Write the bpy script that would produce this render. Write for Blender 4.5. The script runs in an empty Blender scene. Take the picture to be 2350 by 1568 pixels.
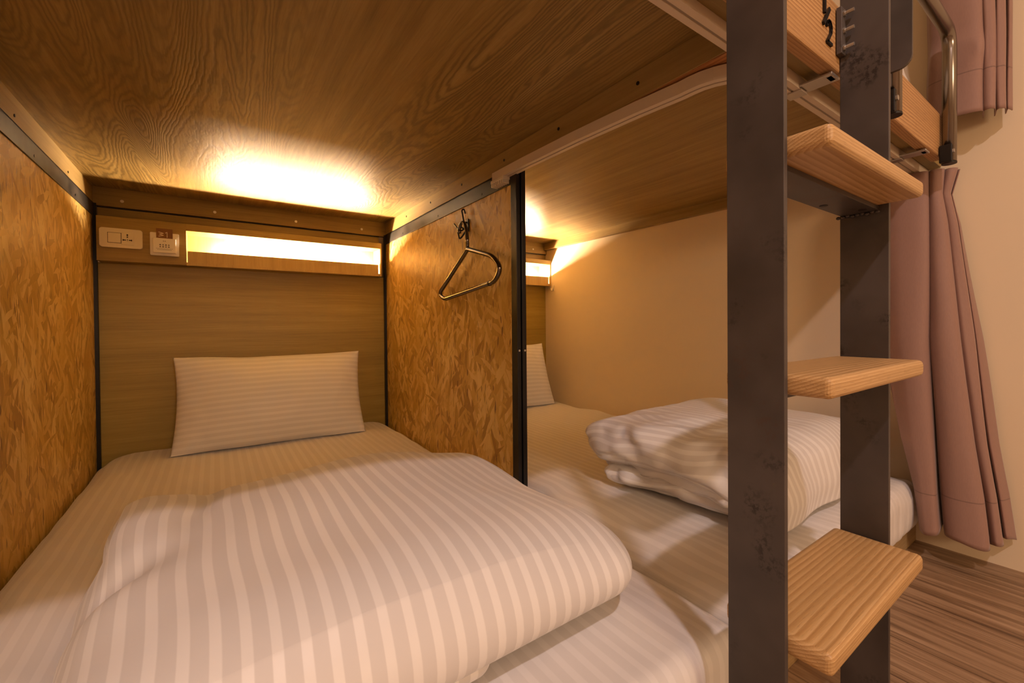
import bpy, bmesh, math, random
from mathutils import Vector, Matrix, noise as mnoise
random.seed(7)
PI = math.pi
SC = bpy.context.scene
COL = SC.collection
H = 0.687            # eye height of the camera above the floor; heights below are given relative to the eye and lifted by H

# ------------------------------------------------------------------ materials
MATS = {}
class NT:
    def __init__(s, name):
        m = bpy.data.materials.new(name); m.use_nodes = True
        s.m = m; s.t = m.node_tree; s.N = s.t.nodes; s.b = s.N['Principled BSDF']
        MATS[name] = m
    def n(s, typ, **kw):
        nd = s.N.new(typ)
        ins = kw.pop('ins', {})
        for k, v in kw.items(): setattr(nd, k, v)
        for k, v in ins.items(): s.set(nd, k, v)
        return nd
    def set(s, nd, k, v):
        sock = nd.inputs[k]
        if hasattr(v, 'bl_idname') and hasattr(v, 'outputs'): v = v.outputs[0]
        if isinstance(v, bpy.types.NodeSocket): s.t.links.new(v, sock)
        else: sock.default_value = v
    def math(s, op, a, b=0.0, c=None):
        nd = s.n('ShaderNodeMath', operation=op); s.set(nd, 0, a); s.set(nd, 1, b)
        if c is not None: s.set(nd, 2, c)
        return nd.outputs[0]
    def coord(s, kind='Object'):
        return s.n('ShaderNodeTexCoord').outputs[kind]
    def mapping(s, vec, scale=(1, 1, 1), rot=(0, 0, 0), loc=(0, 0, 0)):
        nd = s.n('ShaderNodeMapping'); s.set(nd, 'Vector', vec)
        nd.inputs['Scale'].default_value = scale; nd.inputs['Rotation'].default_value = rot; nd.inputs['Location'].default_value = loc
        return nd.outputs[0]
    def noise(s, vec, scale=5, detail=3, rough=.5, dist=0.0, out='Fac'):
        nd = s.n('ShaderNodeTexNoise'); s.set(nd, 'Vector', vec)
        nd.inputs['Scale'].default_value = scale; nd.inputs['Detail'].default_value = detail
        nd.inputs['Roughness'].default_value = rough; nd.inputs['Distortion'].default_value = dist
        return nd.outputs[out]
    def ramp(s, fac, stops):
        nd = s.n('ShaderNodeValToRGB'); s.set(nd, 0, fac)
        e = nd.color_ramp.elements
        while len(e) < len(stops): e.new(.5)
        for el, (p, c) in zip(e, stops):
            el.position = p; el.color = (c[0], c[1], c[2], 1) if not isinstance(c, (int, float)) else (c, c, c, 1)
        return nd.outputs[0]
    def mix(s, fac, a, b, mode='MIX'):
        nd = s.n('ShaderNodeMix', data_type='RGBA', blend_type=mode)
        for k, v in ((0, fac), (6, a), (7, b)):
            if isinstance(v, tuple): v = (v[0], v[1], v[2], 1)
            s.set(nd, k, v)
        return nd.outputs[2]
    def sep(s, vec):
        nd = s.n('ShaderNodeSeparateXYZ'); s.set(nd, 0, vec); return nd.outputs
    def comb(s, x, y, z):
        nd = s.n('ShaderNodeCombineXYZ'); s.set(nd, 0, x); s.set(nd, 1, y); s.set(nd, 2, z); return nd.outputs[0]
    def add(s, a, b):
        nd = s.n('ShaderNodeVectorMath', operation='ADD'); s.set(nd, 0, a); s.set(nd, 1, b); return nd.outputs[0]
    def scl(s, a, f):
        nd = s.n('ShaderNodeVectorMath', operation='SCALE'); s.set(nd, 0, a); s.set(nd, 'Scale', f); return nd.outputs[0]
    def bump(s, h, strength=.3, dist=.002):
        nd = s.n('ShaderNodeBump'); s.set(nd, 'Height', h)
        nd.inputs['Strength'].default_value = strength; nd.inputs['Distance'].default_value = dist
        s.set(s.b, 'Normal', nd.outputs[0])
    def base(s, v):
        if isinstance(v, tuple): v = (v[0], v[1], v[2], 1)
        s.set(s.b, 'Base Color', v)
    def p(s, **kw):
        for k, v in kw.items(): s.set(s.b, k.replace('_', ' '), v)

def plain(name, col, rough=.5, metal=0.0, **kw):
    t = NT(name); t.base(col); t.p(Roughness=rough, Metallic=metal, **kw)
    n = t.noise(t.coord(), 120, 2); t.bump(n, .05, .0005)
    return t.m

def oak(name, axis, dark, mid, light, contour=True, rough=.36, seed=0.0, spec=.5):
    """printed oak laminate, grain along the given axis"""
    t = NT(name); co = t.coord()
    def sc(a, c): return tuple(a if i == axis else c for i in range(3))
    v = t.mapping(co, loc=(seed, seed*1.7, seed*.6))
    warp = t.noise(t.mapping(v, sc(1.2, 4)), 1.0, 2, .5)
    fine = t.noise(t.mapping(v, sc(5, 190)), 1.0, 4, .65)
    med = t.noise(t.mapping(v, sc(1.3, 34)), 1.0, 3, .6, .4)
    pores = t.noise(t.mapping(v, sc(16, 420)), 1.0, 2, .5)
    col = t.ramp(t.math('ADD', t.math('MULTIPLY', med, .6), t.math('MULTIPLY', fine, .4)), [(.32, dark), (.5, mid), (.68, light)])
    h = fine
    if contour:
        fld = t.noise(t.mapping(v, sc(.62, 5.6)), 1.0, 1.5, .4, .7)
        jit = t.noise(t.mapping(v, sc(14, 60)), 1.0, 2, .6)
        fld = t.math('ADD', fld, t.math('MULTIPLY', jit, .024))
        ring = t.math('SINE', t.math('MULTIPLY', fld, 340))
        ring = t.math('POWER', t.math('MULTIPLY_ADD', ring, .5, .5), 1.6)
        msk = t.ramp(t.noise(t.mapping(v, sc(.55, 2.6), loc=(3.1, 1.2, 0)), 1.0, 1, .4), [(.40, 0.0), (.56, 1.0)])
        k = t.math('MULTIPLY', ring, msk)
        col = t.mix(t.math('MULTIPLY', k, .7), col, tuple(c*.62 for c in dark))
        h = t.math('SUBTRACT', fine, k)
    col = t.mix(t.math('MULTIPLY', t.ramp(pores, [(.58, 0.0), (.72, 1.0)]), .35), col, tuple(c*.7 for c in dark))
    t.base(col); t.p(Roughness=rough)
    t.set(t.b, 'Specular IOR Level', spec)
    t.bump(h, .22, .0012)
    return t.m

def osb(name):
    t = NT(name); co = t.coord()
    wob = t.scl(t.noise(co, 11, 2, .5, 0, 'Color'), .016)
    base = t.add(co, wob)
    L = []
    for i, (rx, su, sv, off) in enumerate([(.10, 48, 7, 0), (-.28, 60, 9, 3.3), (.50, 56, 10, 7.7), (-.75, 66, 13, 12.1), (1.15, 60, 16, 21.0)]):
        mp = t.mapping(base, (1, 1, 1), (rx, 0, 0), (0, off, off*.7))
        mp = t.comb(0.0, t.math('MULTIPLY', t.sep(mp)[1], su), t.math('MULTIPLY', t.sep(mp)[2], sv))
        vo = t.n('ShaderNodeTexVoronoi', feature='F1'); t.set(vo, 'Vector', mp); vo.inputs['Scale'].default_value = 1.0; vo.inputs['Randomness'].default_value = 1.0
        L.append(vo.outputs['Color'])
    r = [t.sep(c)[0] for c in L]; g = [t.sep(c)[1] for c in L]
    val = r[0]
    for i, th in ((1, .5), (2, .62), (3, .74), (4, .88)):
        m = t.math('GREATER_THAN', g[i], th)
        nd = t.n('ShaderNodeMix', data_type='FLOAT'); t.set(nd, 0, m); t.set(nd, 2, val); t.set(nd, 3, r[i]); val = nd.outputs[0]
    fib = t.noise(t.mapping(base, (1, 170, 16), (.06, 0, 0)), 1.0, 3, .6)
    val = t.math('ADD', t.math('MULTIPLY', val, .76), t.math('MULTIPLY', fib, .24))
    col = t.ramp(val, [(.14, (.42, .245, .048)), (.36, (.60, .385, .090)), (.58, (.72, .49, .140)), (.82, (.86, .65, .26))])
    blot = t.noise(t.mapping(co, (5, 7, 2.5)), 1.0, 3, .6)
    col = t.mix(t.ramp(blot, [(.38, .45), (.6, 0.0)]), col, (.56, .33, .045))
    dk = None
    for rot, sy, sz, off, lo in ((-.18, 60, 14, 5, .68), (.42, 64, 17, 9, .70), (.05, 110, 20, 14, .69)):
        st = t.noise(t.mapping(base, (1, sy, sz), (rot, 0, 0), (0, off, off*.4)), 1.0, 1.0, .5)
        st = t.ramp(st, [(lo, 0.0), (lo+.045, 1.0)])
        dk = st if dk is None else t.math('MAXIMUM', dk, st)
    col = t.mix(t.math('MULTIPLY', dk, .8), col, (.17, .07, .018))
    t.base(col); t.p(Roughness=.40)
    t.bump(t.math('SUBTRACT', val, dk), .25, .0015)
    return t.m

def timber(name, dark, mid, light, axis=0, rough=.45, ny=.45, nz=.9, gap=.0036, warp=.010):
    """solid softwood: nearly flat growth rings tilted through the board, so end grain and long grain agree"""
    t = NT(name); co = t.coord()
    def sc(a, c): return (a, c, c) if axis == 0 else (c, a, c)
    lo = t.noise(t.mapping(co, sc(1.5, 6)), 1.0, 2, .5)
    wig = t.noise(t.mapping(co, sc(7, 60)), 1.0, 2, .5)
    x, y, z = t.sep(co)[:3]
    a = y if axis == 0 else x
    d = t.math('ADD', t.math('MULTIPLY', a, ny), t.math('MULTIPLY', z, nz))
    d = t.math('ADD', d, t.math('MULTIPLY', lo, warp*4)); d = t.math('ADD', d, t.math('MULTIPLY', wig, .0012))
    fib = t.noise(t.mapping(co, sc(18, 520)), 1.0, 3, .65)
    saw = t.math('FRACT', t.math('DIVIDE', d, gap))
    saw = t.math('ADD', saw, t.math('MULTIPLY_ADD', fib, .5, -.25))
    col = t.ramp(saw, [(.08, light), (.5, mid), (.86, dark), (.99, mid)])
    big = t.noise(t.mapping(co, sc(2.2, 18)), 1.0, 3, .6)
    col = t.mix(t.ramp(big, [(.38, .55), (.62, 0.0)]), col, tuple(c*.80 for c in mid))
    pore = t.noise(t.mapping(co, sc(40, 700)), 1.0, 2, .5)
    col = t.mix(t.ramp(pore, [(.60, 0.0), (.74, .45)]), col, tuple(c*.55 for c in dark))
    kn = t.noise(t.mapping(co, sc(9, 20)), 1.0, 1, .4)
    col = t.mix(t.ramp(kn, [(.77, 0.0), (.82, .7)]), col, (.10, .035, .012))
    t.base(col); t.p(Roughness=rough)
    t.bump(t.math('ADD', fib, t.math('MULTIPLY', saw, .25)), .22, .0012)
    return t.m

def steel(name, col=(.078, .064, .058)):
    t = NT(name); co = t.coord()
    cl = t.noise(co, 7, 3, .55)
    c = t.ramp(cl, [(.32, tuple(x*.72 for x in col)), (.62, tuple(x*1.2 for x in col))])
    sp = t.math('MULTIPLY', t.ramp(t.noise(co, 120, 3, .7), [(.47, 0.0), (.60, 1.0)]), t.ramp(t.noise(t.mapping(co, loc=(4, 2, 1)), 11, 2, .5), [(.57, 0.0), (.68, 1.0)]))
    c = t.mix(t.math('MULTIPLY', sp, .85), c, (.018, .013, .012))
    ru = t.math('MULTIPLY', t.ramp(t.noise(co, 70, 4, .7), [(.5, 0.0), (.62, 1.0)]), t.ramp(t.noise(t.mapping(co, loc=(9, 4, 7)), 6, 2, .5), [(.58, 0.0), (.70, 1.0)]))
    c = t.mix(t.math('MULTIPLY', ru, .55), c, (.085, .04, .028))
    t.base(c); t.p(Metallic=.25)
    t.set(t.b, 'Roughness', t.ramp(cl, [(.3, .42), (.7, .58)]))
    t.bump(sp, -.15, .0008)
    return t.m

def sheet(name, period=.027, along='U', ca=(.80, .77, .75), cb=(.66, .63, .615), duty=.40, bump=.1):
    t = NT(name); uv = t.coord('UV')
    u = t.sep(uv)[0 if along == 'U' else 1]
    f = t.math('FRACT', t.math('DIVIDE', u, period))
    tri = t.math('ABSOLUTE', t.math('SUBTRACT', f, .5))      # 0 mid .. .5 edges
    k = t.ramp(tri, [(duty/2 - .025, 1.0), (duty/2 + .025, 0.0)])
    t.base(t.mix(k, cb, ca))
    t.set(t.b, 'Roughness', t.ramp(k, [(0, .55), (1, .42)]))
    t.p(Sheen_Weight=.15, Sheen_Roughness=.4); t.set(t.b, 'Specular IOR Level', .3)
    w = t.noise(t.mapping(t.coord(), (28, 9, 28)), 1.0, 3, .55)
    fine = t.noise(t.coord(), 900, 1)
    t.bump(t.math('ADD', w, t.math('MULTIPLY', fine, .02)), bump, .006)
    return t.m

def fabric(name, col):
    t = NT(name); co = t.coord()
    wv = t.noise(t.mapping(co, (700, 700, 60)), 1.0, 2, .5)
    t.base(t.mix(wv, tuple(c*.88 for c in col), tuple(c*1.1 for c in col)))
    t.p(Roughness=.6, Sheen_Weight=.25, Sheen_Roughness=.4); t.set(t.b, 'Specular IOR Level', .25)
    cr = t.noise(t.mapping(co, (16, 16, 9)), 1.0, 3, .5)
    v = t.sep(t.coord('UV'))[1]
    hem = t.math('LESS_THAN', t.math('ABSOLUTE', t.math('SUBTRACT', v, .112)), .0016)
    t.base(t.mix(t.math('MULTIPLY', hem, .55), t.mix(wv, tuple(c*.88 for c in col), tuple(c*1.1 for c in col)), tuple(c*.45 for c in col)))
    t.bump(t.math('SUBTRACT', t.math('ADD', cr, t.math('MULTIPLY', wv, .06)), t.math('MULTIPLY', hem, .3)), .12, .006)
    return t.m

def emit(name, col, power):
    t = NT(name); t.base(tuple(col)); t.set(t.b, 'Emission Color', (*col, 1)); t.set(t.b, 'Emission Strength', power)
    return t.m

def paint(name, col):
    t = NT(name); co = t.coord()
    n = t.noise(co, 2.2, 3, .5); t.base(t.mix(n, tuple(c*.96 for c in col), tuple(min(1, c*1.03) for c in col)))
    t.p(Roughness=.7); t.bump(t.noise(co, 260, 3, .6), .06, .001)
    return t.m

def floor_mat(name):
    t = NT(name); co = t.coord()
    x, y, z = t.sep(co)[:3]
    pid = t.math('FLOOR', t.math('DIVIDE', x, .15))
    wn = t.n('ShaderNodeTexWhiteNoise', noise_dimensions='1D'); t.set(wn, 'W', pid)
    off = t.math('MULTIPLY', wn.outputs[0], 9.0)
    v = t.comb(x, t.math('ADD', y, off), z)
    st = t.noise(t.mapping(v, (46, 2.2, 1)), 1.0, 4, .62, .5)
    fi = t.noise(t.mapping(v, (240, 7, 1)), 1.0, 3, .6)
    c = t.ramp(t.math('ADD', t.math('MULTIPLY', st, .75), t.math('MULTIPLY', fi, .25)), [(.34, (.085, .048, .025)), (.44, (.25, .155, .085)), (.56, (.40, .265, .16)), (.7, (.52, .37, .24))])
    c = t.mix(t.math('MULTIPLY', wn.outputs[0], .25), c, (.20, .11, .06))
    seam = t.math('LESS_THAN', t.math('FRACT', t.math('DIVIDE', x, .15)), .012)
    c = t.mix(t.math('MULTIPLY', seam, .6), c, (.05, .025, .012))
    t.base(c); t.p(Roughness=.45); t.bump(fi, .12, .001)
    return t.m

D, M_, L_ = (.195, .120, .032), (.30, .195, .058), (.39, .275, .098)
M_deck = oak('oak_laminate_underside', 1, D, M_, L_, True, .42)
M_deck2 = oak('oak_laminate_underside_plain', 1, D, M_, L_, False, .36, 2.0)
M_head = oak('oak_laminate_headboard', 0, (.265, .172, .024), (.335, .225, .034), (.40, .28, .054), False, .45, 4.0)
M_batten = oak('oak_laminate_batten', 1, (.26, .175, .055), (.33, .225, .078), (.39, .275, .105), False, .5, 6.0)
M_battenx = oak('oak_laminate_head_batten', 0, (.20, .128, .036), (.26, .17, .048), (.31, .21, .064), False, .5, 7.0)
M_box = oak('oak_laminate_shelf_box', 0, (.25, .165, .042), (.31, .205, .056), (.36, .25, .075), False, .5, 8.0)
M_lip = oak('oak_laminate_pale', 2, (.40, .275, .10), (.48, .335, .125), (.54, .385, .155), False, .5, 9.0)
M_rawwood = timber('raw_batten_underside', (.30, .11, .03), (.45, .19, .06), (.55, .26, .09), 1)
M_osb = osb('strand_board')
M_tread = timber('pine_tread', (.43, .235, .085), (.55, .33, .135), (.66, .43, .205), 0, .42, .42, .9, .0037, .004)
M_fascia = timber('pine_fascia', (.30, .14, .048), (.47, .255, .10), (.56, .34, .15), 0, .5, .8, .6, .0042, .006)
M_steel = steel('dark_mill_steel')
M_angle = steel('dark_angle_steel', (.022, .019, .018))
M_black = plain('black_steel', (.012, .010, .009), .42, .4)
M_chrome = plain('chrome', (.17, .15, .135), .10, 1.0)
M_tube = plain('polished_steel_tube', (.27, .24, .21), .24, 1.0)
M_zinc = plain('zinc', (.55, .52, .48), .35, .9)
M_rail = plain('pale_rail', (.66, .55, .42), .42)
M_raildark = plain('rail_groove', (.34, .27, .19), .6)
M_plastic = plain('ivory_plastic', (.74, .66, .52), .38)
M_plasticw = plain('white_plastic', (.82, .77, .70), .35)
M_ink = plain('print_ink', (.05, .025, .02), .6)
M_slot = plain('socket_slot', (.02, .012, .012), .6)
M_card = plain('brown_card', (.20, .085, .030), .45)
M_cardink = plain('card_lettering', (.75, .66, .52), .5)
M_sheet = sheet('striped_bed_sheet', .027, 'U', (.80, .765, .745), (.735, .70, .68), .42, .10)
M_duvet = sheet('striped_duvet', .0272, 'U', (.82, .79, .775), (.685, .652, .64), .40, .07)
M_duvet2 = sheet('striped_duvet_folded', .0272, 'U', (.81, .785, .77), (.69, .655, .64), .42, .09)
M_pillow = sheet('striped_pillowcase', .022, 'V', (.80, .765, .735), (.72, .685, .655), .45, .05)
M_curtain = fabric('rose_brown_curtain', (.32, .192, .155))
M_wall = paint('cream_wall_paint', (.84, .70, .50))
M_ceil = paint('ceiling_paint', (.85, .78, .68))
M_floor = floor_mat('vinyl_plank_floor')
M_ply = oak('platform_plywood', 0, (.30, .19, .08), (.38, .25, .11), (.46, .31, .15), False, .6, 3.0)
M_led = emit('warm_light_strip', (1.0, .71, .43), 780.0)

# ------------------------------------------------------------------ mesh helpers
def link(name, me, mat, parent=None, loc=None, smooth=False):
    if isinstance(me, bmesh.types.BMesh):
        bm = me; me = bpy.data.meshes.new(name)
        bmesh.ops.recalc_face_normals(bm, faces=bm.faces)
        bm.to_mesh(me); bm.free()
    o = bpy.data.objects.new(name, me); COL.objects.link(o)
    if mat is not None and not me.materials: me.materials.append(mat)
    if parent is not None:
        o.parent = parent
    if loc: o.location = loc
    if smooth:
        for p in me.polygons: p.use_smooth = True
    return o

def thing(name, label, cat, loc=(0, 0, 0), group=None, rot=(0, 0, 0)):
    o = bpy.data.objects.new(name, None); COL.objects.link(o)
    o.empty_display_size = .05
    o.location = (loc[0], loc[1], loc[2]); o.rotation_euler = rot
    o['label'] = label; o['category'] = cat
    if group: o['group'] = group
    return o

def tag(o, label, cat, group=None):
    o['label'] = label; o['category'] = cat
    if group: o['group'] = group
    return o

def struct(o):
    o['kind'] = 'structure'; return o

def box(bm, x0, x1, y0, y1, z0, z1, bev=0.0, seg=2):
    b = bmesh.new()
    vs = [b.verts.new((x, y, z)) for x in (x0, x1) for y in (y0, y1) for z in (z0, z1)]
    for f in ((0, 1, 3, 2), (4, 6, 7, 5), (0, 4, 5, 1), (2, 3, 7, 6), (0, 2, 6, 4), (1, 5, 7, 3)):
        b.faces.new([vs[i] for i in f])
    if bev: bmesh.ops.bevel(b, geom=list(b.edges), offset=bev, segments=seg, profile=.5, affect='EDGES')
    merge(bm, b)
    return bm

def merge(bm, b):
    me = bpy.data.meshes.new('tmp'); b.to_mesh(me); b.free(); bm.from_mesh(me); bpy.data.meshes.remove(me)

def bx(x0, x1, y0, y1, z0, z1, bev=0.0, seg=2):
    return box(bmesh.new(), x0, x1, y0, y1, z0, z1, bev, seg)

def tube(bm, pts, r, seg=12, closed=False, caps=True, squash=None):
    pts = [Vector(p) for p in pts]; n = len(pts)
    rings = []; up = None
    for i, p in enumerate(pts):
        if closed: t = (pts[(i+1) % n] - pts[i-1])
        else: t = pts[min(i+1, n-1)] - pts[max(i-1, 0)]
        t.normalize()
        if up is None:
            up = Vector((0, 0, 1)) if abs(t.z) < .9 else Vector((0, 1, 0))
        side = t.cross(up)
        if side.length < 1e-5: side = t.cross(Vector((1, 0, 0)))
        side.normalize(); up = side.cross(t).normalized()
        rr = r[i] if isinstance(r, (list, tuple)) else r
        rings.append([bm.verts.new(p + (side*math.cos(a) + up*math.sin(a))*rr) for a in [2*PI*k/seg for k in range(seg)]])
    m = n if closed else n-1
    for i in range(m):
        A, B = rings[i], rings[(i+1) % n]
        for k in range(seg): bm.faces.new((A[k], A[(k+1) % seg], B[(k+1) % seg], B[k]))
    if caps and not closed:
        bm.faces.new(list(reversed(rings[0]))); bm.faces.new(rings[-1])
    return bm

def arc_path(pts, rad, n=6):
    """polyline with rounded corners"""
    pts = [Vector(p) for p in pts]; out = [pts[0]]
    for i in range(1, len(pts)-1):
        a, b, c = pts[i-1], pts[i], pts[i+1]
        r = rad[i] if isinstance(rad, (list, tuple)) else rad
        d1 = (a-b); d2 = (c-b)
        r = min(r, d1.length*.49, d2.length*.49)
        p1 = b + d1.normalized()*r; p2 = b + d2.normalized()*r
        for k in range(n+1):
            t = k/n
            out.append(p1*(1-t)**2 + b*2*t*(1-t) + p2*t*t)
    out.append(pts[-1]); return out

def closed_arc_path(pts, rads, n=7):
    pts = [Vector(p) for p in pts]; out = []; N = len(pts)
    for i in range(N):
        a, b, c = pts[i-1], pts[i], pts[(i+1) % N]
        r = rads[i]; d1 = a-b; d2 = c-b; r = min(r, d1.length*.49, d2.length*.49)
        p1 = b + d1.normalized()*r; p2 = b + d2.normalized()*r
        for k in range(n+1):
            t = k/n; out.append(p1*(1-t)**2 + b*2*t*(1-t) + p2*t*t)
    return out

def disc(bm, c, axis, r, h, seg=16):
    c = Vector(c); a = Vector(axis).normalized()
    return tube(bm, [c, c+a*h], r, seg)

def prism(poly, x0, x1):
    """extrude a YZ polygon along x"""
    bm = bmesh.new()
    A = [bm.verts.new((x0, y, z)) for y, z in poly]; B = [bm.verts.new((x1, y, z)) for y, z in poly]
    n = len(poly)
    for i in range(n): bm.faces.new((A[i], A[(i+1) % n], B[(i+1) % n], B[i]))
    bm.faces.new(list(reversed(A))); bm.faces.new(B)
    return bm

def N3(x, y, z): return mnoise.noise(Vector((x, y, z)))

def rounded_grid(hx, hy, hz, r, nx, ny, nz):
    """closed rounded box with shared grid verts; yields verts, faces"""
    idx = {}; V = []; F = []
    def vid(i, j, k):
        key = (i, j, k)
        if key not in idx:
            def warp(t, n):
                s = 2*t/n-1
                return math.sin(s*PI/2*.82)/math.sin(PI/2*.82)
            q = Vector((warp(i, nx)*hx, warp(j, ny)*hy, warp(k, nz)*hz))
            inn = Vector((max(-hx+r[0], min(hx-r[0], q.x)), max(-hy+r[1], min(hy-r[1], q.y)), max(-hz+r[2], min(hz-r[2], q.z))))
            d = Vector(((q.x-inn.x)/r[0], (q.y-inn.y)/r[1], (q.z-inn.z)/r[2]))
            if d.length > 1e-9: d.normalize()
            idx[key] = len(V); V.append((inn + Vector((d.x*r[0], d.y*r[1], d.z*r[2])), q))
        return idx[key]
    for i in range(nx):
        for j in range(ny):
            for k in (0, nz):
                f = [vid(i, j, k), vid(i+1, j, k), vid(i+1, j+1, k), vid(i, j+1, k)]
                F.append(f if k else f[::-1])
    for i in range(nx):
        for k in range(nz):
            for j in (0, ny):
                f = [vid(i, j, k), vid(i, j, k+1), vid(i+1, j, k+1), vid(i+1, j, k)]
                F.append(f if j else f[::-1])
    for j in range(ny):
        for k in range(nz):
            for i in (0, nx):
                f = [vid(i, j, k), vid(i, j+1, k), vid(i, j+1, k+1), vid(i, j, k+1)]
                F.append(f if i else f[::-1])
    return V, F

def cushion(name, mat, x0, x1, y0, y1, z0, z1, r, n, fn, parent=None, more=None):
    """soft rounded block; fn(p, s) displaces point p (world), s = unit coords; UV carries cloth arc length"""
    bm = bmesh.new(); uvl = bm.loops.layers.uv.new('UVMap')
    blocks = [(x0, x1, y0, y1, z0, z1, r, n, fn)] + (more or [])
    for (x0, x1, y0, y1, z0, z1, r, n, fn) in blocks:
        hx, hy, hz = (x1-x0)/2, (y1-y0)/2, (z1-z0)/2; c = Vector(((x0+x1)/2, (y0+y1)/2, (z0+z1)/2))
        V, F = rounded_grid(hx, hy, hz, r, *n)
        bv = []; uv = []
        for p, q in V:
            s = Vector((q.x/hx, q.y/hy, q.z/hz))
            side = max(0.0, hz - p.z)
            k = min(1.0, max(0.0, (abs(p.x) - (hx - r[0]*.6))/(r[0]*.6+1e-6)))
            uv.append((c.x + p.x + math.copysign(side*k, p.x), c.y + p.y))
            w = c + p
            bv.append(bm.verts.new(fn(w.copy(), s) if fn else w))
        for f in F:
            try: fc = bm.faces.new([bv[i] for i in f])
            except ValueError: continue
            fc.smooth = True
            for lp, i in zip(fc.loops, f): lp[uvl].uv = uv[i]
    me = bpy.data.meshes.new(name); bm.to_mesh(me); bm.free()
    return link(name, me, mat, parent)

def copy_tree(o, parent=None, loc=None):
    c = o.copy(); COL.objects.link(c)
    if parent is not None: c.parent = parent; c.matrix_parent_inverse = o.matrix_parent_inverse.copy()
    for ch in [x for x in bpy.data.objects if x.parent == o]: copy_tree(ch, c)
    return c

# ------------------------------------------------------------------ geometry constants (relative to the eye, z lifted by H)
XL, XP, XR = -.360, .7154, 1.764      # left partition face, middle partition face, right wall
YH = 2.300                            # headboard plane
ZD = H + .526                         # underside of the upper bunk
ZB = H - .480                         # mattress top
YD = .345                             # front edge of the upper bunk underside
XW0, YW0, YW1, ZC = -1.50, -2.70, 2.42, H + 1.96

# ------------------------------------------------------------------ setting
struct(link('floor', bx(XW0-.1, XR+.1, YW0-.1, YW1+.1, -.05, 0), M_floor))
struct(link('ceiling', bx(XW0-.1, XR+.1, YW0-.1, YW1+.1, ZC, ZC+.05), M_ceil))
struct(link('wall_right', bx(XR, XR+.1, YW0-.1, YW1+.1, 0, ZC), M_wall))
struct(link('wall_left', bx(XW0-.1, XW0, YW0-.1, YW1+.1, 0, ZC), M_wall))
struct(link('wall_far', bx(XW0, XR, YW1, YW1+.1, 0, ZC), M_wall))
struct(link('wall_near', bx(XW0, XR, YW0-.1, YW0, 0, ZC), M_wall))

# ------------------------------------------------------------------ platform and mattresses
pl = link('bed_platform', bx(XW0, XR-.003, .400, 2.325, 0, .055, .003), M_ply)
tag(pl, 'low pale plywood bed platform on the floor under both mattresses', 'bed platform')

def matt_fn(xa, xb, left_tuck, amp, seed):
    def fn(p, s):
        # soft sag and loose-sheet wrinkles running away from the corners
        top = max(0.0, s.z)
        w = N3(p.x*5+seed, p.y*2.1, 1.3)*.004 + N3(p.x*17+p.y*6+seed, p.y*5, 4.1)*.0026
        e = max(0.0, abs(s.x)-.55)/.45
        w += e*N3(p.x*11 + p.y*9 + seed, p.y*2.5 - p.x*5, 7.7)*.010
        fr = max(0.0, -s.y-.80)/.2
        w += fr*N3(p.x*26+seed, p.y*7, p.z*7)*.007
        p.z += w*top*amp
        if s.z < .6:
            k = 1.0-max(0, s.z)
            if s.y < -.9: p.y += N3(p.x*30+seed, p.z*9, 2.2)*.007*k
        p.z -= .020*top*(max(0.0, abs(s.x)-.72)/.28)**2
        if left_tuck and p.x < xa+.10:
            t = min(1, max(0, (1.02-p.y)/.06)); p.x -= .030*t*(1-(p.x-xa)/.10)
        return p
    return fn
m1 = cushion('mattress', M_sheet, XL+.008, XP-.008, .362, 2.285, H-.630, ZB, (.055, .034, .045), (84, 130, 10), matt_fn(XL, XP, False, 1.0, 0.0))
tag(m1, 'mattress in a white striped fitted sheet at left, below the lone pillow', 'mattress', 'floor level mattresses')
m2 = cushion('mattress', M_sheet, .750, XR-.010, .378, 2.285, H-.630, ZB, (.055, .034, .045), (84, 130, 10), matt_fn(.750, XR, True, 1.0, 5.0))
tag(m2, 'mattress in a white striped fitted sheet against the cream wall, under the bunched duvet', 'mattress', 'floor level mattresses')

# ------------------------------------------------------------------ partitions
def partition(face, sgn, label):
    """face = x of the face seen from the left bed; sgn = +1 body extends to +x"""
    t = thing('partition', label, 'partition', (face, 1.07, 0), 'bed partitions')
    def X(a, b): return (min(a*sgn, b*sgn), max(a*sgn, b*sgn))
    L = lambda n, bm, m, p=t: link(n, bm, m, p)
    y0, y1 = 1.066-1.07, 2.296-1.07
    x = X(.001, .019); L('board', bx(x[0], x[1], y0+.022, y1-.010, .058, H+.418), M_osb)
    x = X(-.003, .024)
    bm = bmesh.new(); a = X(-.003, .001); box(bm, a[0], a[1], y0+.03, y1, H+.415, H+.463, .0008)
    a = X(-.003, .024); box(bm, a[0], a[1], y0+.03, y1, H+.459, H+.4635, .0008)
    r = L('top_rail', bm, M_angle)
    for yy in (.20, .55, .95):
        bm = bmesh.new(); disc(bm, (-.003*sgn, yy, H+.428), (-sgn, 0, 0), .0035, .0012); L('screw', bm, M_black, r)
    bm = bmesh.new(); a = X(-.003, .010); box(bm, a[0], a[1], y0, y0+.030, .057, H+.463, .001)
    a = X(.0125, .027); box(bm, a[0], a[1], y0-.004, y0+.030, .057, H+.463, .001)
    a = X(.010, .0125); box(bm, a[0], a[1], y0+.006, y0+.030, .057, H+.463)
    e = L('end_post', bm, M_black)
    for xx in (.003, .020):
        bm = bmesh.new(); disc(bm, (xx*sgn, y0-.004 if xx > .01 else y0, H-.078), (0, -1, 0), .003, .002); L('screw', bm, M_zinc, e)
    bm = bmesh.new(); a = X(-.010, .002); box(bm, a[0], a[1], y1-.014, y1, .057, H+.463, .001)
    L('head_post', bm, M_black)
    return t
partition(XL, -1, 'strand board partition with black steel rail at the far left of the left bed')
partition(XP, 1, 'strand board partition with black post between the beds, where the hanger hangs')

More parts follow.
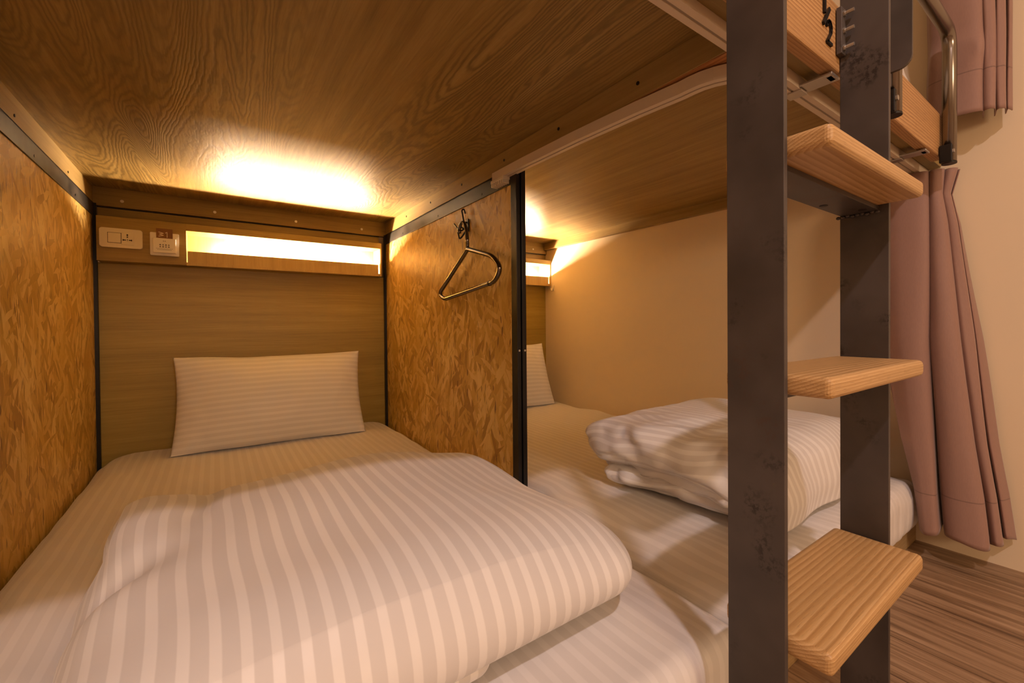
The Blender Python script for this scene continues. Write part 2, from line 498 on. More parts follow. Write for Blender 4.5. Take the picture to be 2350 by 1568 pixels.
# ------------------------------------------------------------------ upper bunk undersides
def screw_heads(parent, pts, axis, m=M_black, r=.0045):
    for p in pts:
        bm = bmesh.new(); disc(bm, p, axis, r, .0016, 12); link('screw', bm, m, parent)

def deck(x0, x1, mat, label, left_b, right_b, scr):
    t = thing('bunk_underside', label, 'bunk base', (x0, YD, ZD), 'upper bunk undersides')
    ox, oy, oz = x0, YD, ZD
    L = lambda n, bm, m, p=t: link(n, bm, m, p)
    L('panel', bx(-.031 if left_b else 0, x1-x0+(.052 if right_b else 0), 0, YH+.02-oy, 0, .020), mat)
    bm = bmesh.new(); box(bm, .002, x1-x0-.002, -.002, .026, -.066, .0, .001); L('front_batten', bm, M_battenx)
    hb = L('head_batten', bx(.0 if left_b else .03, x1-x0, 2.284-oy, YH+.02-oy, -.070, 0, .0008), M_battenx)
    screw_heads(hb, [(a*(x1-x0), 2.284-oy, -.046) for a in (.075, .34, .62, .89)], (0, -1, 0), M_zinc, .0055)
    if left_b:
        b = L('side_batten', bx(-.030, .0, 0, YH-oy, -.0605, 0, .001), M_batten)
        screw_heads(b, [(.0, a-oy, -.045) for a in (1.5, 1.95)], (1, 0, 0), M_black, .0035)
    if right_b:
        b = L('side_batten', bx(x1-x0+.0005, x1-x0+.052, .03, YH-oy, -.0585, 0, .001), M_batten)
        screw_heads(b, [(x1-x0+.0005, a-oy, -.027) for a in (.612, .873, 1.135, 1.42, 1.70, 1.98)], (-1, 0, 0), M_black, .004)
        L('batten_underside', bx(x1-x0+.002, x1-x0+.050, .03, 1.06-oy, -.0600, -.0585), M_rawwood)
    return t
deck(XL, XP, M_deck, 'oak laminate underside of the upper bunk above the left bed, glowing near the headboard', True, True, None)
d2 = deck(XP+.0525, XR-.001, M_deck2, 'oak laminate underside of the upper bunk above the right bed, behind the ladder', False, False, None)
bm = bmesh.new(); box(bm, XR-XP-.052-.028, XR-XP-.052-.002, .03, 2.284-YD, -.045, 0, .001); link('side_batten', bm, M_batten, d2)

# ------------------------------------------------------------------ headboards
def headboard(x0, x1, label):
    t = thing('headboard', label, 'headboard', (x0, YH, .055), 'bed headboards')
    link('panel', bx(0, x1-x0, 0, .018, 0, H+.2455-.055), M_head, t)
    return t
headboard(XL, XP, 'oak laminate headboard behind the whole pillow at left')
headboard(XP+.026, XR-.001, 'oak laminate headboard of the right bed, half hidden behind the black post')

# ------------------------------------------------------------------ shelf box with light niche
def shelf_box(x0, label):
    t = thing('niche_shelf', label, 'shelf', (x0, 2.24, H+.246), 'niche shelves over the headboards')
    L = lambda n, bm, m, p=t: link(n, bm, m, p)
    W, HT, DB = 1.025, .165, .125
    nx0, nx1, nz1 = .257, 1.018, .137
    bm = bmesh.new()
    box(bm, 0, nx0, 0, DB, 0, HT, .0008); L('solid_end', bm, M_box)
    bm = bmesh.new(); box(bm, nx0, W, 0, DB, nz1, HT, .0008); L('top_board', bm, M_box)
    bm = bmesh.new(); box(bm, nx1, W, 0, DB, 0, nz1, .0006); L('end_board', bm, M_lip)
    bm = bmesh.new(); box(bm, nx0, nx1, .006, DB, 0, .012, .0); L('bottom_board', bm, M_lip)
    bm = bmesh.new(); box(bm, nx0+.003, nx1-.006, .010, .022, .0, .058, .0008); L('front_lip', bm, M_lip)
    bm = bmesh.new(); box(bm, nx0, nx1, DB-.008, DB, .0, nz1, .0); L('back_board', bm, M_lip)
    L('upper_panel', bx(-.012, W+.005, .060, .078, HT, .2095), M_battenx)
    L('trim_strip', bx(-.012, W+.005, .056, .060, .2055, .2095), M_black)
    return t
shelf_box(-.345, 'oak shelf box with a glowing niche on the headboard of the left bed')
shelf_box(.7385, 'oak shelf box with a lit niche in the corner by the cream wall')
def led(x0, label):
    t = thing('light_strip', label, 'lamp', (x0, 2.318, H+.258), 'light strips in the niches')
    bm = bmesh.new(); tube(bm, [(0, 0, .022), (.60, 0, .022)], .010, 12); link('tube', bm, M_led, t)
    bm = bmesh.new(); box(bm, -.008, .608, -.012, .012, 0, .012, .001); link('base', bm, M_plasticw, t)
    return t
led(.030, 'warm light strip hidden in the shelf niche of the left bed')
led(1.113, 'warm light strip hidden in the shelf niche of the right bed')

# ------------------------------------------------------------------ socket, key card holder, key card
YB = 2.24
t = thing('wall_socket', 'ivory switch and universal socket plate on the shelf box, left of the key card holder', 'socket', (-.277, YB, H+.3315))
def rrect(w, h, r, n=5):
    out = []
    for cx, cz, a0 in ((w/2-r, h/2-r, 0), (-w/2+r, h/2-r, 90), (-w/2+r, -h/2+r, 180), (w/2-r, -h/2+r, 270)):
        for k in range(n+1):
            a = math.radians(a0+90*k/n); out.append((cx+r*math.cos(a), cz+r*math.sin(a)))
    return out
def plate_y(poly, y0, y1, bev=0.0):
    bm = bmesh.new(); A = [bm.verts.new((x, y0, z)) for x, z in poly]; B = [bm.verts.new((x, y1, z)) for x, z in poly]; n = len(poly)
    for i in range(n): bm.faces.new((A[i], A[(i+1) % n], B[(i+1) % n], B[i]))
    bm.faces.new(B); f = bm.faces.new(list(reversed(A)))
    if bev: bmesh.ops.bevel(bm, geom=list(f.edges), offset=bev, segments=2, profile=.5, affect='EDGES')
    return bm
link('plate', plate_y(rrect(.118, .071, .007), -.009, 0, .002), M_plastic, t)
link('switch_gap', bx(-.0372, .0002, -.0094, -.008, -.0192, .0192), M_slot, t)
link('rocker_switch', bx(-.036, -.001, -.0115, -.008, -.018, .018, .0012), M_plastic, t)
f = link('socket_face', bx(.001, .036, -.0100, -.008, -.024, .021, .0008), M_plastic, t)
bm = bmesh.new()
for dx, dz, w, h in ((.017, .013, .0042, .006), (.017, .0055, .0042, .004), (.017, -.0035, .0026, .0026), (.0085, -.006, .009, .0034), (.0255, -.006, .009, .0034), (.0055, -.006, .0024, .0062), (.0285, -.006, .0024, .0062), (.017, -.008, .0022, .0022)):
    box(bm, dx-w/2, dx+w/2, -.0104, -.0095, dz-h/2, dz+h/2)
link('pin_slots', bm, M_slot, f)

t = thing('key_card_holder', 'white key card switch on the shelf box, between socket and niche', 'card holder', (-.1535, YB, H+.321))
link('plate', plate_y(rrect(.086, .088, .003), -.008, 0, .0015), M_plasticw, t)
pk = link('pocket', bx(-.034, .034, -.019, -.0125, -.034, .022, .0015), M_plasticw, t)
bm = bmesh.new(); box(bm, -.034, -.026, -.0126, -.008, -.034, .022); box(bm, .026, .034, -.0126, -.008, -.034, .022); box(bm, -.026, .026, -.0126, -.008, -.034, -.026)
link('pocket_spacer', bm, M_plasticw, t)
bm = bmesh.new()
for i in range(4):
    for j in range(2):
        w = .0042 if (i+j) % 2 else .0052
        x = -.0125+i*.0085; z = -.0035-j*.0075
        box(bm, x-w/2, x+w/2, -.0196, -.0188, z-.0022, z+.0004); box(bm, x-w*.3, x+w*.3, -.0196, -.0188, z+.0010, z+.0022)
for j, w in enumerate((.046, .040)):
    for k in range(11):
        x = -w/2 + w*k/10
        box(bm, x-.0015, x+.0013, -.0195, -.0188, -.0190-j*.0045, -.0178-j*.0045)
box(bm, -.004, -.001, -.0195, -.0188, .010, .012); box(bm, .001, .004, -.0195, -.0188, .010, .012)
link('printed_marks', bm, M_ink, pk)

t = thing('key_card', 'brown key card lettered W1 standing in the white card holder', 'key card', (-.1535, YB-.0105, H+.321))
link('card', bx(-.0245, .0245, -.0008, .0008, -.024, .060, 0), M_card, t)
def strokes(segs, w, y0, y1, rz=0):
    bm = bmesh.new()
    for (x0, z0, x1, z1) in segs:
        d = Vector((x1-x0, 0, z1-z0)); L = d.length; d.normalize(); nrm = Vector((-d.z, 0, d.x))*w/2
        e = d*w*.3
        P = [Vector((x0, 0, z0))-e+nrm, Vector((x1, 0, z1))+e+nrm, Vector((x1, 0, z1))+e-nrm, Vector((x0, 0, z0))-e-nrm]
        A = [bm.verts.new((p.x, y0, p.z)) for p in P]; B = [bm.verts.new((p.x, y1, p.z)) for p in P]
        for i in range(4): bm.faces.new((A[i], A[(i+1) % 4], B[(i+1) % 4], B[i]))
        bm.faces.new(A); bm.faces.new(B[::-1])
    return bm
# the W lies on its side, the 1 stands upright beside it
segs = [(-.017, .046, -.003, .042), (-.003, .042, -.015, .038), (-.015, .038, -.003, .034), (-.003, .034, -.017, .030)]
segs += [(.0078, .047, .0078, .027), (.0030, .0435, .0078, .047)]
link('lettering', strokes(segs, .0022, -.0013, -.0006), M_cardink, t)

# ------------------------------------------------------------------ pillows
def pillow(name, label, cx, y, z, w, h, th, lean, yaw, seed, flat=0.0):
    n, m = 56, 36
    bm = bmesh.new(); uvl = bm.loops.layers.uv.new('UVMap')
    grid = {}
    for s in (1, -1):
        for i in range(n+1):
            for j in range(m+1):
                u = 2*i/n-1; v = 2*j/m-1
                u_, v_ = math.sin(u*PI/2*.9)/math.sin(PI/2*.9), math.sin(v*PI/2*.9)/math.sin(PI/2*.9)
                if s == -1 and (i in (0, n) or j in (0, m)): grid[(s, i, j)] = grid[(1, i, j)]; continue
                ex = 1-.045*(1-v_*v_); ez = 1-.05*(1-u_*u_)
                x = u_*w/2*ex; zz = v_*h/2*ez
                t = th/2*(max(0, 1-abs(u_)**2.4)**.55)*(max(0, 1-abs(v_)**2.2)**.6)
                wr = N3(x*9+seed, zz*9, s*3)*.008 + N3(x*28+seed, zz*16, 5)*.002
                edge = max(abs(u_), abs(v_))
                wr += max(0, edge-.55)*N3(x*22+seed, zz*30, 9)*.022
                t = t + wr*(1-edge**8)
                zz += N3(x*6+seed, 2, 1)*.006
                grid[(s, i, j)] = (bm.verts.new((x, -s*t, zz)), (x, zz))
    for s in (1, -1):
        for i in range(n):
            for j in range(m):
                q = [grid[(s, i, j)], grid[(s, i+1, j)], grid[(s, i+1, j+1)], grid[(s, i, j+1)]]
                if s == -1: q = q[::-1]
                f = bm.faces.new([a[0] for a in q]); f.smooth = True
                for lp, a in zip(f.loops, q): lp[uvl].uv = a[1]
    R = Matrix.Rotation(yaw, 4, 'Z') @ Matrix.Rotation(lean, 4, 'X')
    bmesh.ops.transform(bm, matrix=R, verts=bm.verts)
    for v in bm.verts:                      # settle on the mattress
        v.co += Vector((0, 0, h/2*math.cos(lean)))
        if v.co.z < .012: v.co.z = .012 + (v.co.z-.012)*.25
    me = bpy.data.meshes.new(name); bm.to_mesh(me); bm.free()
    o = link(name, me, M_pillow, None, (cx, y, z)); tag(o, label, 'pillow', 'bed pillows')
    return o
pillow('pillow', 'white striped pillow leaning on the headboard of the left bed, seen whole', .205, 2.135, ZB-.006, .685, .390, .175, -.36, -.05, 0.0)
pillow('pillow', 'white striped pillow on the right bed, mostly hidden behind the black post', 1.30, 2.135, ZB-.006, .685, .390, .175, -.36, -.05, 4.0)

# ------------------------------------------------------------------ duvets
def ridge(x, y, z): return 1-abs(N3(x, y, z))*2
def duvet1_fn(p, s):
    x0, x1, y0, y1 = -.155, .59, .46, 1.17
    u = (p.x-x0)/(x1-x0); v = (p.y-y0)/(y1-y0)
    top = max(0.0, min(1.0, (s.z+.2)/1.2))
    crown = math.exp(-((u-.50)/.42)**2) * (1-.6*abs(2*v-.9)**2.2)
    p.z += top*.036*crown
    p.z -= top*.034*(max(0, u-.60)/.40)**1.5
    p.z += top*.042*math.exp(-(u/.12)**2)*math.exp(-(((v-1)/.25)**2)) - top*.014*math.exp(-(((u-.15-.10*(v-.5))/.03)**2))*math.exp(-(((v-.75)/.2)**2))
    p.z -= top*.030*math.exp(-(((u-.04)/.07)**2))*math.exp(-(((v-.46)/.06)**2))
    w = N3(p.x*3.2, p.y*3.0, .7)*.013 + N3(p.x*8, p.y*5, 2.2)*.005
    e = max(0.0, .24-u)/.24
    w += e*(N3(p.x*6+p.y*4, p.y*6, 3.3)*.018)
    p.z += top*w
    if s.y > .2:
        k = (s.y-.2)/.8; p.y += k*(N3(p.x*4.0, 8.8, 1)*.018 + .008*math.sin(p.x*9))
    if s.x > .2:
        k = (s.x-.2)/.8; p.x += k*(N3(p.y*4.5, 1.8, 6)*.014 + .012*v)
    if s.x < -.2:
        k = (-s.x-.2)/.8
        p.x += k*(N3(p.y*6.5, p.z*11, 11)*.022 + .035*max(0, .62-v)*(1 if s.z > -.5 else .5))
    return p
def duvet1_under(p, s):
    p.z += N3(p.x*7, p.y*7, 14)*.008*max(0, s.z)
    if s.x < 0: p.x += N3(p.y*9, p.z*20, 17)*.018
    return p
d = cushion('duvet', M_duvet, -.162, .590, .466, 1.165, ZB+.010, ZB+.150, (.084, .15, .070), (120, 110, 18), duvet1_fn, None,
            [(-.150, .30, .49, 1.00, ZB+.010, ZB+.064, (.032, .05, .029), (60, 60, 10), duvet1_under)])
tag(d, 'puffy white striped duvet folded across the foot of the left bed', 'duvet')

def lay2(seed, lx, skew, amp, crown, drape=0.0):
    def fn(p, s):
        top = max(0.0, s.z)
        v = (s.y+1)/2; u = (s.x+1)/2
        p.z += crown*top*(1-s.x*s.x*.6)*(1-abs(s.y)**3*.6)
        wz = (N3(p.x*4+seed, p.y*4, seed)*.012 + N3(p.x*11+seed, p.y*8, 2)*.006)*amp
        wz += (ridge(p.x*9+p.y*4+seed, p.y*5, seed)-.6)*.012*max(0, -s.x+.1)*amp
        p.z += wz*(1 if s.z > -.2 else .15)
        if s.x < 0:
            k = -s.x
            p.x += k*(N3(p.y*6+seed, p.z*14, 3)*.035 + N3(p.y*17+seed, p.z*26, 8)*.014 + lx + (ridge(p.y*7+seed, p.z*18, 1)-.6)*.018)
            p.z += k*N3(p.y*8+seed, 3, seed)*.016*amp*(1 if s.z > -.5 else .15)
        if s.y < 0:
            p.y += -s.y*(N3(p.x*6+seed, p.z*8, 5)*.020)
        p.x += skew*(1-v)*(1-u)
        if drape:
            k = min(1, max(0, (-s.y-.35)/.5)); k = k*k*(3-2*k)
            if s.z < .5: p.z -= drape*k*(.5-s.z)/1.5
            p.y -= .02*k*max(0, .2-s.z)
        p.z -= .035*max(0, u-.72)/.28*top
        return p
    return fn
d = cushion('duvet', M_duvet2, .885, 1.690, .455, 1.00, ZB+.080, ZB+.176, (.046, .085, .047), (104, 90, 14), lay2(1.0, 0.0, .07, 1, .032, .070), None,
            [(.950, 1.685, .515, .97, ZB+.043, ZB+.108, (.034, .06, .032), (80, 80, 12), lay2(7.0, .0, .00, 1.3, .0)),
             (.925, 1.675, .505, .93, ZB+.012, ZB+.064, (.030, .06, .029), (80, 80, 12), lay2(13.0, .0, .06, 1.1, .0))])
tag(d, 'white striped duvet folded in loose layers on the right bed behind the ladder', 'duvet')
d = cushion('duvet', M_duvet2, 1.10, 1.58, .350, .95, ZD+.030, ZD+.160, (.07, .05, .065), (40, 40, 8), lay2(21.0, 0, 0, .8, .02))
tag(d, 'white bedding bulging over the fascia on the upper bunk beside the steel plate', 'duvet')

# ------------------------------------------------------------------ coat hanger and wall hook
t = thing('wall_hook', 'small black wire hook at the top of the strand board partition', 'hook', (XP-.001, 1.375, H+.345))
bm = bmesh.new(); box(bm, -.003, .001, -.010, .010, -.022, .022, .001); link('back_plate', bm, M_black, t)
def hp(pts, r=.0028): 
    bm = bmesh.new(); tube(bm, arc_path(pts, .012, 5), r, 8); return bm
link('prong', hp([(-.002, 0, .010), (-.014, 0, .010), (-.022, .0, .050), (-.014, .0, .056), (-.008, 0, .040)]), M_black, t)
link('prong', hp([(-.002, 0, -.008), (-.020, 0, -.014), (-.030, .004, .004)]), M_black, t)
link('prong', hp([(-.002, .004, -.006), (-.018, .022, -.020), (-.026, .052, .012)]), M_black, t)
link('prong', hp([(-.002, .002, -.012), (-.016, .012, -.040), (-.022, .020, -.046), (-.026, .024, -.022)]), M_black, t)

t = thing('wall_hook', 'tiny ivory plastic hook on the cream wall beside the niche of the right bed', 'hook', (XR, 2.215, H+.230))
link('back_plate', bx(-.003, 0, -.008, .008, -.018, .018, .001), M_plastic, t)
bm = bmesh.new(); tube(bm, arc_path([(-.003, 0, .004), (-.010, 0, -.004), (-.014, 0, -.016), (-.022, 0, -.012), (-.022, 0, .000)], .006, 4), .0035, 10); link('prong', bm, M_plastic, t)
t = thing('coat_hanger', 'chrome tubular coat hanger hanging from the hook on the strand board', 'hanger', (.692, 1.333, H+.255))
bm = bmesh.new()
loop = closed_arc_path([(0, 0, 0), (0, .236, -.137), (0, .188, -.161), (0, -.178, -.124), (0, -.212, -.086), (0, -.166, -.045)], [.006, .026, .022, .026, .03, .03])
tube(bm, loop, .0078, 12, True); link('frame', bm, M_chrome, t, None, True)
bm = bmesh.new(); tube(bm, arc_path([(0, 0, .0), (0, .004, .055), (-.001, .020, .094), (-.004, .040, .096), (-.006, .052, .074), (-.006, .046, .062)], .02, 6), .0060, 10)
link('hook', bm, M_chrome, t, None, True)
bm = bmesh.new(); tube(bm, [(0, -.150, -.1268), (0, -.143, -.1275)], .0086, 12); link('joint_ring', bm, M_black, t)

# ------------------------------------------------------------------ curtain rails
def sweep(path, prof, bm=None):
    bm = bm or bmesh.new(); path = [Vector(p) for p in path]; rings = []
    for i, p in enumerate(path):
        t = path[min(i+1, len(path)-1)] - path[max(i-1, 0)]; t.z = 0; t.normalize()
        nrm = Vector((t.y, -t.x, 0))
        rings.append([bm.verts.new(p + nrm*a + Vector((0, 0, b))) for a, b in prof])
    n = len(prof)
    for A, B in zip(rings, rings[1:]):
        for k in range(n): bm.faces.new((A[k], A[(k+1) % n], B[(k+1) % n], B[k]))
    bm.faces.new(rings[0][::-1]); bm.faces.new(rings[-1])
    return bm
C_PROF = [(-.013, .012), (-.013, -.012), (-.0022, -.012), (-.0022, -.008), (-.010, -.006), (-.010, .006), (.010, .006), (.010, -.006), (.0022, -.008), (.0022, -.012), (.013, -.012), (.013, .012)]
zr = H+.450
path = [(.703, 1.165, zr), (.705, 1.0, zr), (.712, .80, zr), (.724, .62, zr), (.735, .52, zr)]
for k in range(9):
    a = PI/2*k/8; path.append((.735+.115*(1-math.cos(a)), .500-.115*math.sin(a), zr))
path += [(.90, .386, zr), (1.2, .386, zr), (XR-.004, .386, zr)]
t = thing('curtain_rail', 'pale curtain rail curving from the middle partition across the front of the right bed', 'curtain rail', (0, 0, 0))
link('track', sweep(path, C_PROF), M_rail, t)
g = sweep(path, [(-.0025, -.0105), (.0025, -.0105), (.0025, -.0095), (-.0025, -.0095)]); link('groove', g, M_raildark, t)
bm = bmesh.new()
box(bm, .689, .717, 1.100, 1.172, H+.430, H+.4395, .001)
for k in range(7):
    y = 1.104+k*.0105; box(bm, .6905, .7155, y, y+.0055, H+.4195, H+.431, .0015)
link('runner_stack', bm, M_plastic, t)
for x in (.905, 1.50):
    bm = bmesh.new(); box(bm, x-.018, x+.018, .318, .376, H+.4400, H+.4445, .001); box(bm, x-.014, x+.014, .370, .402, H+.4345, H+.4385, .001)
    box(bm, x-.010, x+.010, .322, .330, H+.4400, H+.4475)
    link('bracket', bm, M_zinc, t)
t = thing('curtain_rail', 'straight pale curtain rail along the front edge above the left bed', 'curtain rail', (0, 0, 0))
pp = [(XL+.005, .384, zr+.006), (.2, .384, zr+.006), (.700, .384, zr+.006)]
link('track', sweep(pp, [(a, b) for a, b in C_PROF]), M_rail, t)
link('groove', sweep(pp, [(-.0025, -.0105), (.0025, -.0105), (.0025, -.0095), (-.0025, -.0095)]), M_raildark, t)

# ------------------------------------------------------------------ fascia, numerals
fz0, fz1 = H+.449, H+.568
fa = link('fascia_board', bx(-.60, 1.642, .316, .342, fz0, fz1, .003), M_fascia)
tag(fa, 'knotty pine fascia board along the front of the upper bunk behind the ladder', 'board')
t = thing('bunk_number', 'black metal numerals reading 1/2 on the pine fascia beside the right ladder upright', 'numerals', (.855, .3155, H+.51))
def bar_strip(pts, w):
    segs = [(pts[i][0], pts[i][1], pts[i+1][0], pts[i+1][1]) for i in range(len(pts)-1)]
    return strokes(segs, w, -.0035, .0)
link('numeral', bar_strip([(-.019, .058), (-.010, .066), (-.010, .019)], .0062), M_black, t)
link('slash', bar_strip([(.0085, .030), (-.0135, -.001)], .0066), M_black, t)
pts = [(.000, .000)] + [(.0085+.0085*math.cos(a), .000+.0095*math.sin(a)) for a in [PI - PI*k/8 for k in range(0, 9)]] + [(.016, -.008), (.001, -.027), (.0185, -.0275)]
link('numeral', bar_strip(pts, .0050), M_black, t)

# ------------------------------------------------------------------ ladder
XA, XBR = .541, .914
t = thing('ladder', 'bunk ladder of two flat dark steel uprights with three wooden treads', 'ladder', (XA, .2435, 0))
ox, oy = XA, .2435
LT = 2.35
link('upright', bx(0, .0085, 0, .0715, 0, LT, .0008), M_steel, t)
ub = link('upright', bx(XBR-ox, XBR-ox+.0085, 0, .0715, 0, LT, .0008), M_steel, t)
for i, (zt, th) in enumerate(((H+.222, .0255), (H-.0625, .0255), (H-.3755, .0265))):
    b = bx(.0095, XBR-ox-.001,   .197-oy, .3245-oy, -th, 0, .0075, 4)
    for v in b.verts:
        v.co.x += N3(v.co.y*9, i*3.3, 0)*.0015
        if v.co.x > .2 and v.co.y < -.03: v.co.y += .0015*N3(v.co.x*9, 0, i)
    tr = link('tread', b, M_tread, t, (0, 0, zt), True)
    tr.data.materials.clear(); tr.data.materials.append(M_tread)
    for pgn in tr.data.polygons: pgn.use_smooth = False
    s = link('tread_support', bx(.0085, XBR-ox,   .257-oy, .313-oy, zt-th-.0075, zt-th, .0006), M_steel, t)
    for hx, hy in ((.095, .300), (.262, .300), (.345, .272)):
        bm = bmesh.new(); disc(bm, (hx, hy-oy, zt-th-.0076), (0, 0, -1), .0062, .0006, 14); link('bolt_hole', bm, M_slot, s)
    bm = bmesh.new()
    for k in range(9):
        y = .259-oy+.058*k/8; b2 = bmesh.new(); bmesh.ops.create_icosphere(b2, subdivisions=2, radius=.0034)
        bmesh.ops.transform(b2, matrix=Matrix.Translation((XBR-ox-.0015, y, zt-th-.0095+.0012*math.sin(k*2.3))) @ Matrix.Diagonal((.9, 1.15, .9, 1)), verts=b2.verts)
        merge(bm, b2)
    link('weld_bead', bm, M_steel, s)
fb = link('mounting_flange', bx(.896-ox, XBR-ox, .306-oy, .3145-oy, H+.474, H+.556, .0008), M_steel, t)
for zz in (.485, .515, .545):
    bm = bmesh.new(); disc(bm, (.905-ox, .306-oy, H+zz), (0, -1, 0), .0030, .016, 10); disc(bm, (.905-ox, .306-oy, H+zz), (0, -1, 0), .0055, .003, 6)
    link('bolt', bm, M_zinc, fb)

# ------------------------------------------------------------------ guard rail and steel plate
t = thing('guard_rail', 'polished steel tube guard rail bolted to the fascia of the upper bunk', 'guard rail', (1.142, .298, H+.428))
yb = .298
bm = bmesh.new()
tube(bm, arc_path([(.0, 0, 0), (.0, 0, .352), (.472, 0, .352), (.472, 0, .0)], .05, 8), .0155, 18)
link('tube', bm, M_tube, t, None, True)
for x in (0, .472):
    bm = bmesh.new(); box(bm, x-.024, x-.0125, -.010, .0165, -.001, .046, .002); tb = link('mounting_tab', bm, M_black, t)
    bm = bmesh.new(); disc(bm, (x-.0185, -.010, .026), (0, -1, 0), .0055, .004, 8); link('bolt', bm, M_zinc, tb)
    bm = bmesh.new(); disc(bm, (x, 0, -.002), (0, 0, 1), .0162, .004, 18); link('end_cap', bm, M_black, t)
poly = []
y0p, y1p, z0p, z1p, rp = .256, .3158, H+.498, H+1.05, .022
poly = [(y1p, z0p), (y1p, z1p), (y0p, z1p)] + [(y0p+rp-rp*math.cos(a), z0p+rp-rp*math.sin(a)) for a in [PI/2*k/6 for k in range(7)]]
sp = link('steel_plate', prism(poly, 1.096, 1.103), M_steel)
tag(sp, 'dark steel plate with rounded corner fixed to the fascia right of the ladder', 'plate')

# ------------------------------------------------------------------ curtains
def spline(pts, n):
    P = [Vector(p) for p in pts]; P = [P[0]*2-P[1]] + P + [P[-1]*2-P[-2]]; out = []
    seg = len(P)-3
    for i in range(n+1):
        f = i/n*seg; k = min(int(f), seg-1); t = f-k
        a, b, c, d = P[k:k+4]
        out.append(.5*((2*b)+(c-a)*t+(2*a-5*b+4*c-d)*t*t+(3*b-a-3*c+d)*t**3))
    return out
def curtain(name, label, rows, n, nz, fn, hem):
    """rows: list of (z, plan control points) from the top down"""
    R = [(z, spline(p, n)) for z, p in rows]
    bm = bmesh.new(); G = []; uvl = bm.loops.layers.uv.new('UVMap'); zb = rows[-1][0]
    for j in range(nz+1):
        f = j/nz; z = R[0][0] + (R[-1][0]-R[0][0])*f
        k = 0
        while k < len(R)-2 and z < R[k+1][0]: k += 1
        t = (z-R[k][0])/(R[k+1][0]-R[k][0]); t = max(0, min(1, t)); 
        row = []
        for i in range(n+1):
            p = R[k][1][i].lerp(R[k+1][1][i], t)
            x, y, zz = fn(i/n, f, p.x, p.y, z); row.append(bm.verts.new((x, y, zz)))
        G.append(row)
    for j in range(nz):
        for i in range(n):
            fc = bm.faces.new((G[j][i], G[j][i+1], G[j+1][i+1], G[j+1][i])); fc.smooth = True
            for lp, (a, b) in zip(fc.loops, ((i, j), (i+1, j), (i+1, j+1), (i, j+1))): lp[uvl].uv = (a/n, (rows[0][0]-zb)*(1-b/nz))
    me = bpy.data.meshes.new(name); bm.to_mesh(me); bm.free()
    o = link(name, me, M_curtain)
    md = o.modifiers.new('thickness', 'SOLIDIFY'); md.thickness = .0018; md.offset = 0
    tag(o, label, 'curtain')
def zig(pts): return [(x, y, 0) for x, y in pts]
# lower curtain: gathered at the rail end, spreading along the wall towards the floor
top = zig([(1.668, .425), (1.655, .395), (1.668, .356), (1.705, .356), (1.678, .352), (1.668, .338), (1.682, .322), (1.712, .326), (1.694, .320), (1.690, .308), (1.705, .297), (1.730, .305), (1.726, .296), (1.740, .300)])
pin = zig([(1.662, .478), (1.650, .415), (1.662, .356), (1.705, .354), (1.672, .350), (1.664, .338), (1.676, .326), (1.712, .330), (1.692, .326), (1.690, .319), (1.700, .312), (1.735, .318), (1.728, .312), (1.742, .316)])
mid = zig([(1.640, .455), (1.618, .400), (1.632, .348), (1.705, .350), (1.650, .344), (1.634, .315), (1.652, .286), (1.718, .294), (1.686, .288), (1.674, .274), (1.688, .262), (1.735, .266), (1.712, .258), (1.748, .252)])
bot = zig([(1.628, .364), (1.604, .345), (1.618, .322), (1.705, .330), (1.640, .312), (1.616, .268), (1.640, .232), (1.722, .248), (1.684, .234), (1.664, .220), (1.682, .209), (1.740, .220), (1.712, .206), (1.750, .192)])
bot2 = [(x-.006 if x < 1.7 else x, y-.006, z) for x, y, z in bot]
def cf(u, f, x, y, z):
    k = min(1, f*2)
    x += k*N3(u*9, f*3, 2)*.007; y += k*N3(u*7, f*2.4, 6)*.006
    z += (f > .9)*(f-.9)*10*N3(u*8, 3, 3)*.010 + (.012*math.sin(u*9))*(1 if f > .98 else 0)*.4
    return min(x, 1.757), y, z
lc = curtain('curtain', 'rose brown pleated curtain hanging at the cream wall, reaching nearly to the floor',
        [(H+.434, top), (H+.366, pin), (H+.28, [((Vector(a)*.7+Vector(b)*.3)) for a, b in zip(pin, mid)]), (H-.05, mid), (H-.34, [Vector(a)*.46+Vector(b)*.54 for a, b in zip(mid, bot)]), (H-.48, [Vector(a)*.12+Vector(b)*.88 for a, b in zip(mid, bot)]), (H-.600, bot2)], 220, 90, cf, [])
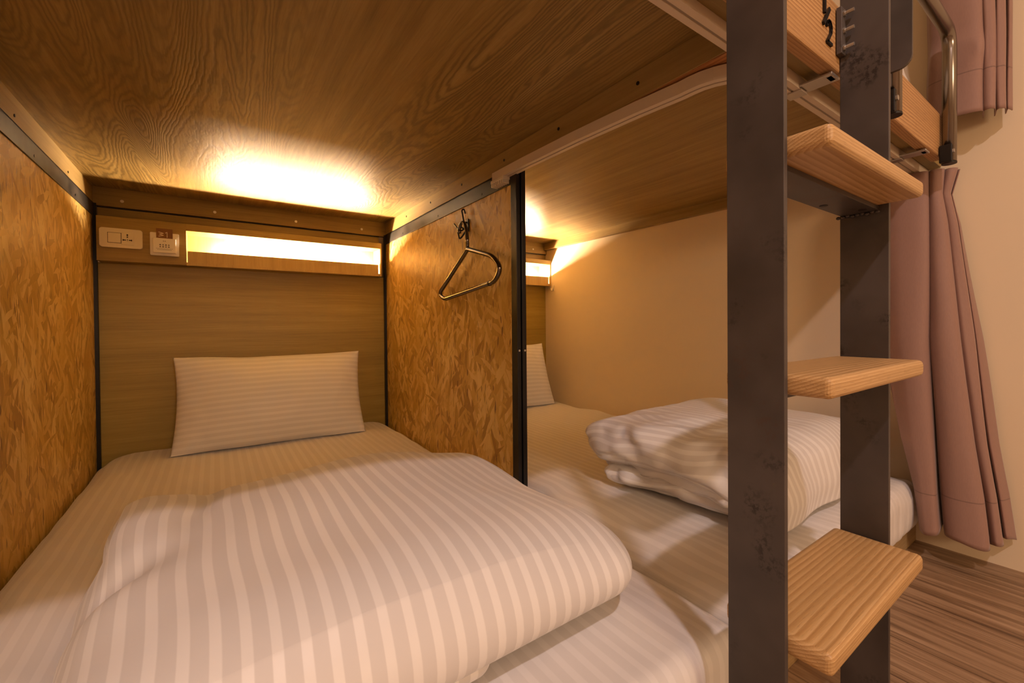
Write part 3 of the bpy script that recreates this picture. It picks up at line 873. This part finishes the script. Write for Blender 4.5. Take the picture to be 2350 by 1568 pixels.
# upper curtain
ut = zig([(1.690, .365), (1.668, .345), (1.660, .300), (1.672, .248), (1.725, .254), (1.688, .246), (1.680, .234), (1.692, .224), (1.732, .229), (1.700, .222), (1.696, .214), (1.706, .207), (1.738, .212), (1.716, .205), (1.730, .198)])
ub_ = zig([(1.690, .360), (1.655, .345), (1.648, .295), (1.662, .243), (1.728, .250), (1.676, .242), (1.668, .230), (1.682, .220), (1.735, .226), (1.694, .219), (1.688, .210), (1.700, .203), (1.742, .208), (1.712, .201), (1.728, .194)])
def uf(u, f, x, y, z):
    g = math.exp(-((z-(H+.735))/.035)**2)
    x -= g*.020*max(0, .42-u)/.42; y -= g*.012*max(0, .5-u)
    x += .012*math.exp(-((z-(H+.79))/.05)**2)*max(0, .42-u)/.42
    x += N3(u*8, f*5, 12)*.005; y += N3(u*8, f*5, 15)*.004
    return max(1.648, min(x, 1.757)), y, z
curtain('curtain', 'rose brown curtain of the upper bunk, only its lower hem in view at top right', [(H+1.70, ut), (H+.562, ub_)], 220, 90, uf, [])

# ------------------------------------------------------------------ lights
def area(name, loc, rot, size, power, col, shape='DISK'):
    l = bpy.data.lights.new(name, 'AREA'); l.shape = shape; l.size = size; l.energy = power; l.color = col
    o = bpy.data.objects.new(name, l); COL.objects.link(o); o.location = loc; o.rotation_euler = rot
    return o
area('ceiling_light', (-.06, -.96, ZC-.03), (0, 0, 0), .10, 29, (1.0, .80, .78))
area('added_glow_fill', (.25, YW0+.06, H+.85), (PI/2, 0, 0), .6, 34, (1.0, .69, .43))  # added unseen fill behind the camera, stands in for warm glow reaching the bunks
w = bpy.data.worlds.new('world'); SC.world = w; w.use_nodes = True
w.node_tree.nodes['Background'].inputs[0].default_value = (.9, .75, .6, 1); w.node_tree.nodes['Background'].inputs[1].default_value = .05

# ------------------------------------------------------------------ camera
YAW, PIT, ROL, F, CX, CY = 6.33346867e-01, 1.08130414e-02, 7.99847587e-03, 1.00549353e+03, 1.23168266e+03, 7.54522847e+02
cy_, sy_ = math.cos(YAW), math.sin(YAW)
fw = Vector((sy_*math.cos(PIT), cy_*math.cos(PIT), -math.sin(PIT)))
r0 = Vector((cy_, -sy_, 0)); d0 = fw.cross(r0)
rt = r0*math.cos(ROL) + d0*math.sin(ROL); dn = -r0*math.sin(ROL) + d0*math.cos(ROL)
cam = bpy.data.cameras.new('camera'); co = bpy.data.objects.new('camera', cam); COL.objects.link(co)
m = Matrix((rt, -dn, -fw)).transposed().to_4x4(); m.translation = Vector((0, 0, H)); co.matrix_world = m
cam.sensor_fit = 'HORIZONTAL'; cam.sensor_width = 36; cam.lens = F/2350*36
cam.shift_x = (1175-CX)/2350; cam.shift_y = (CY-784)/2350
cam.clip_start = .01
SC.camera = co
vs = SC.view_settings; vs.view_transform = 'Standard'; vs.look = 'None'; vs.gamma = 1; vs.exposure = 0.0; vs.use_curve_mapping = False
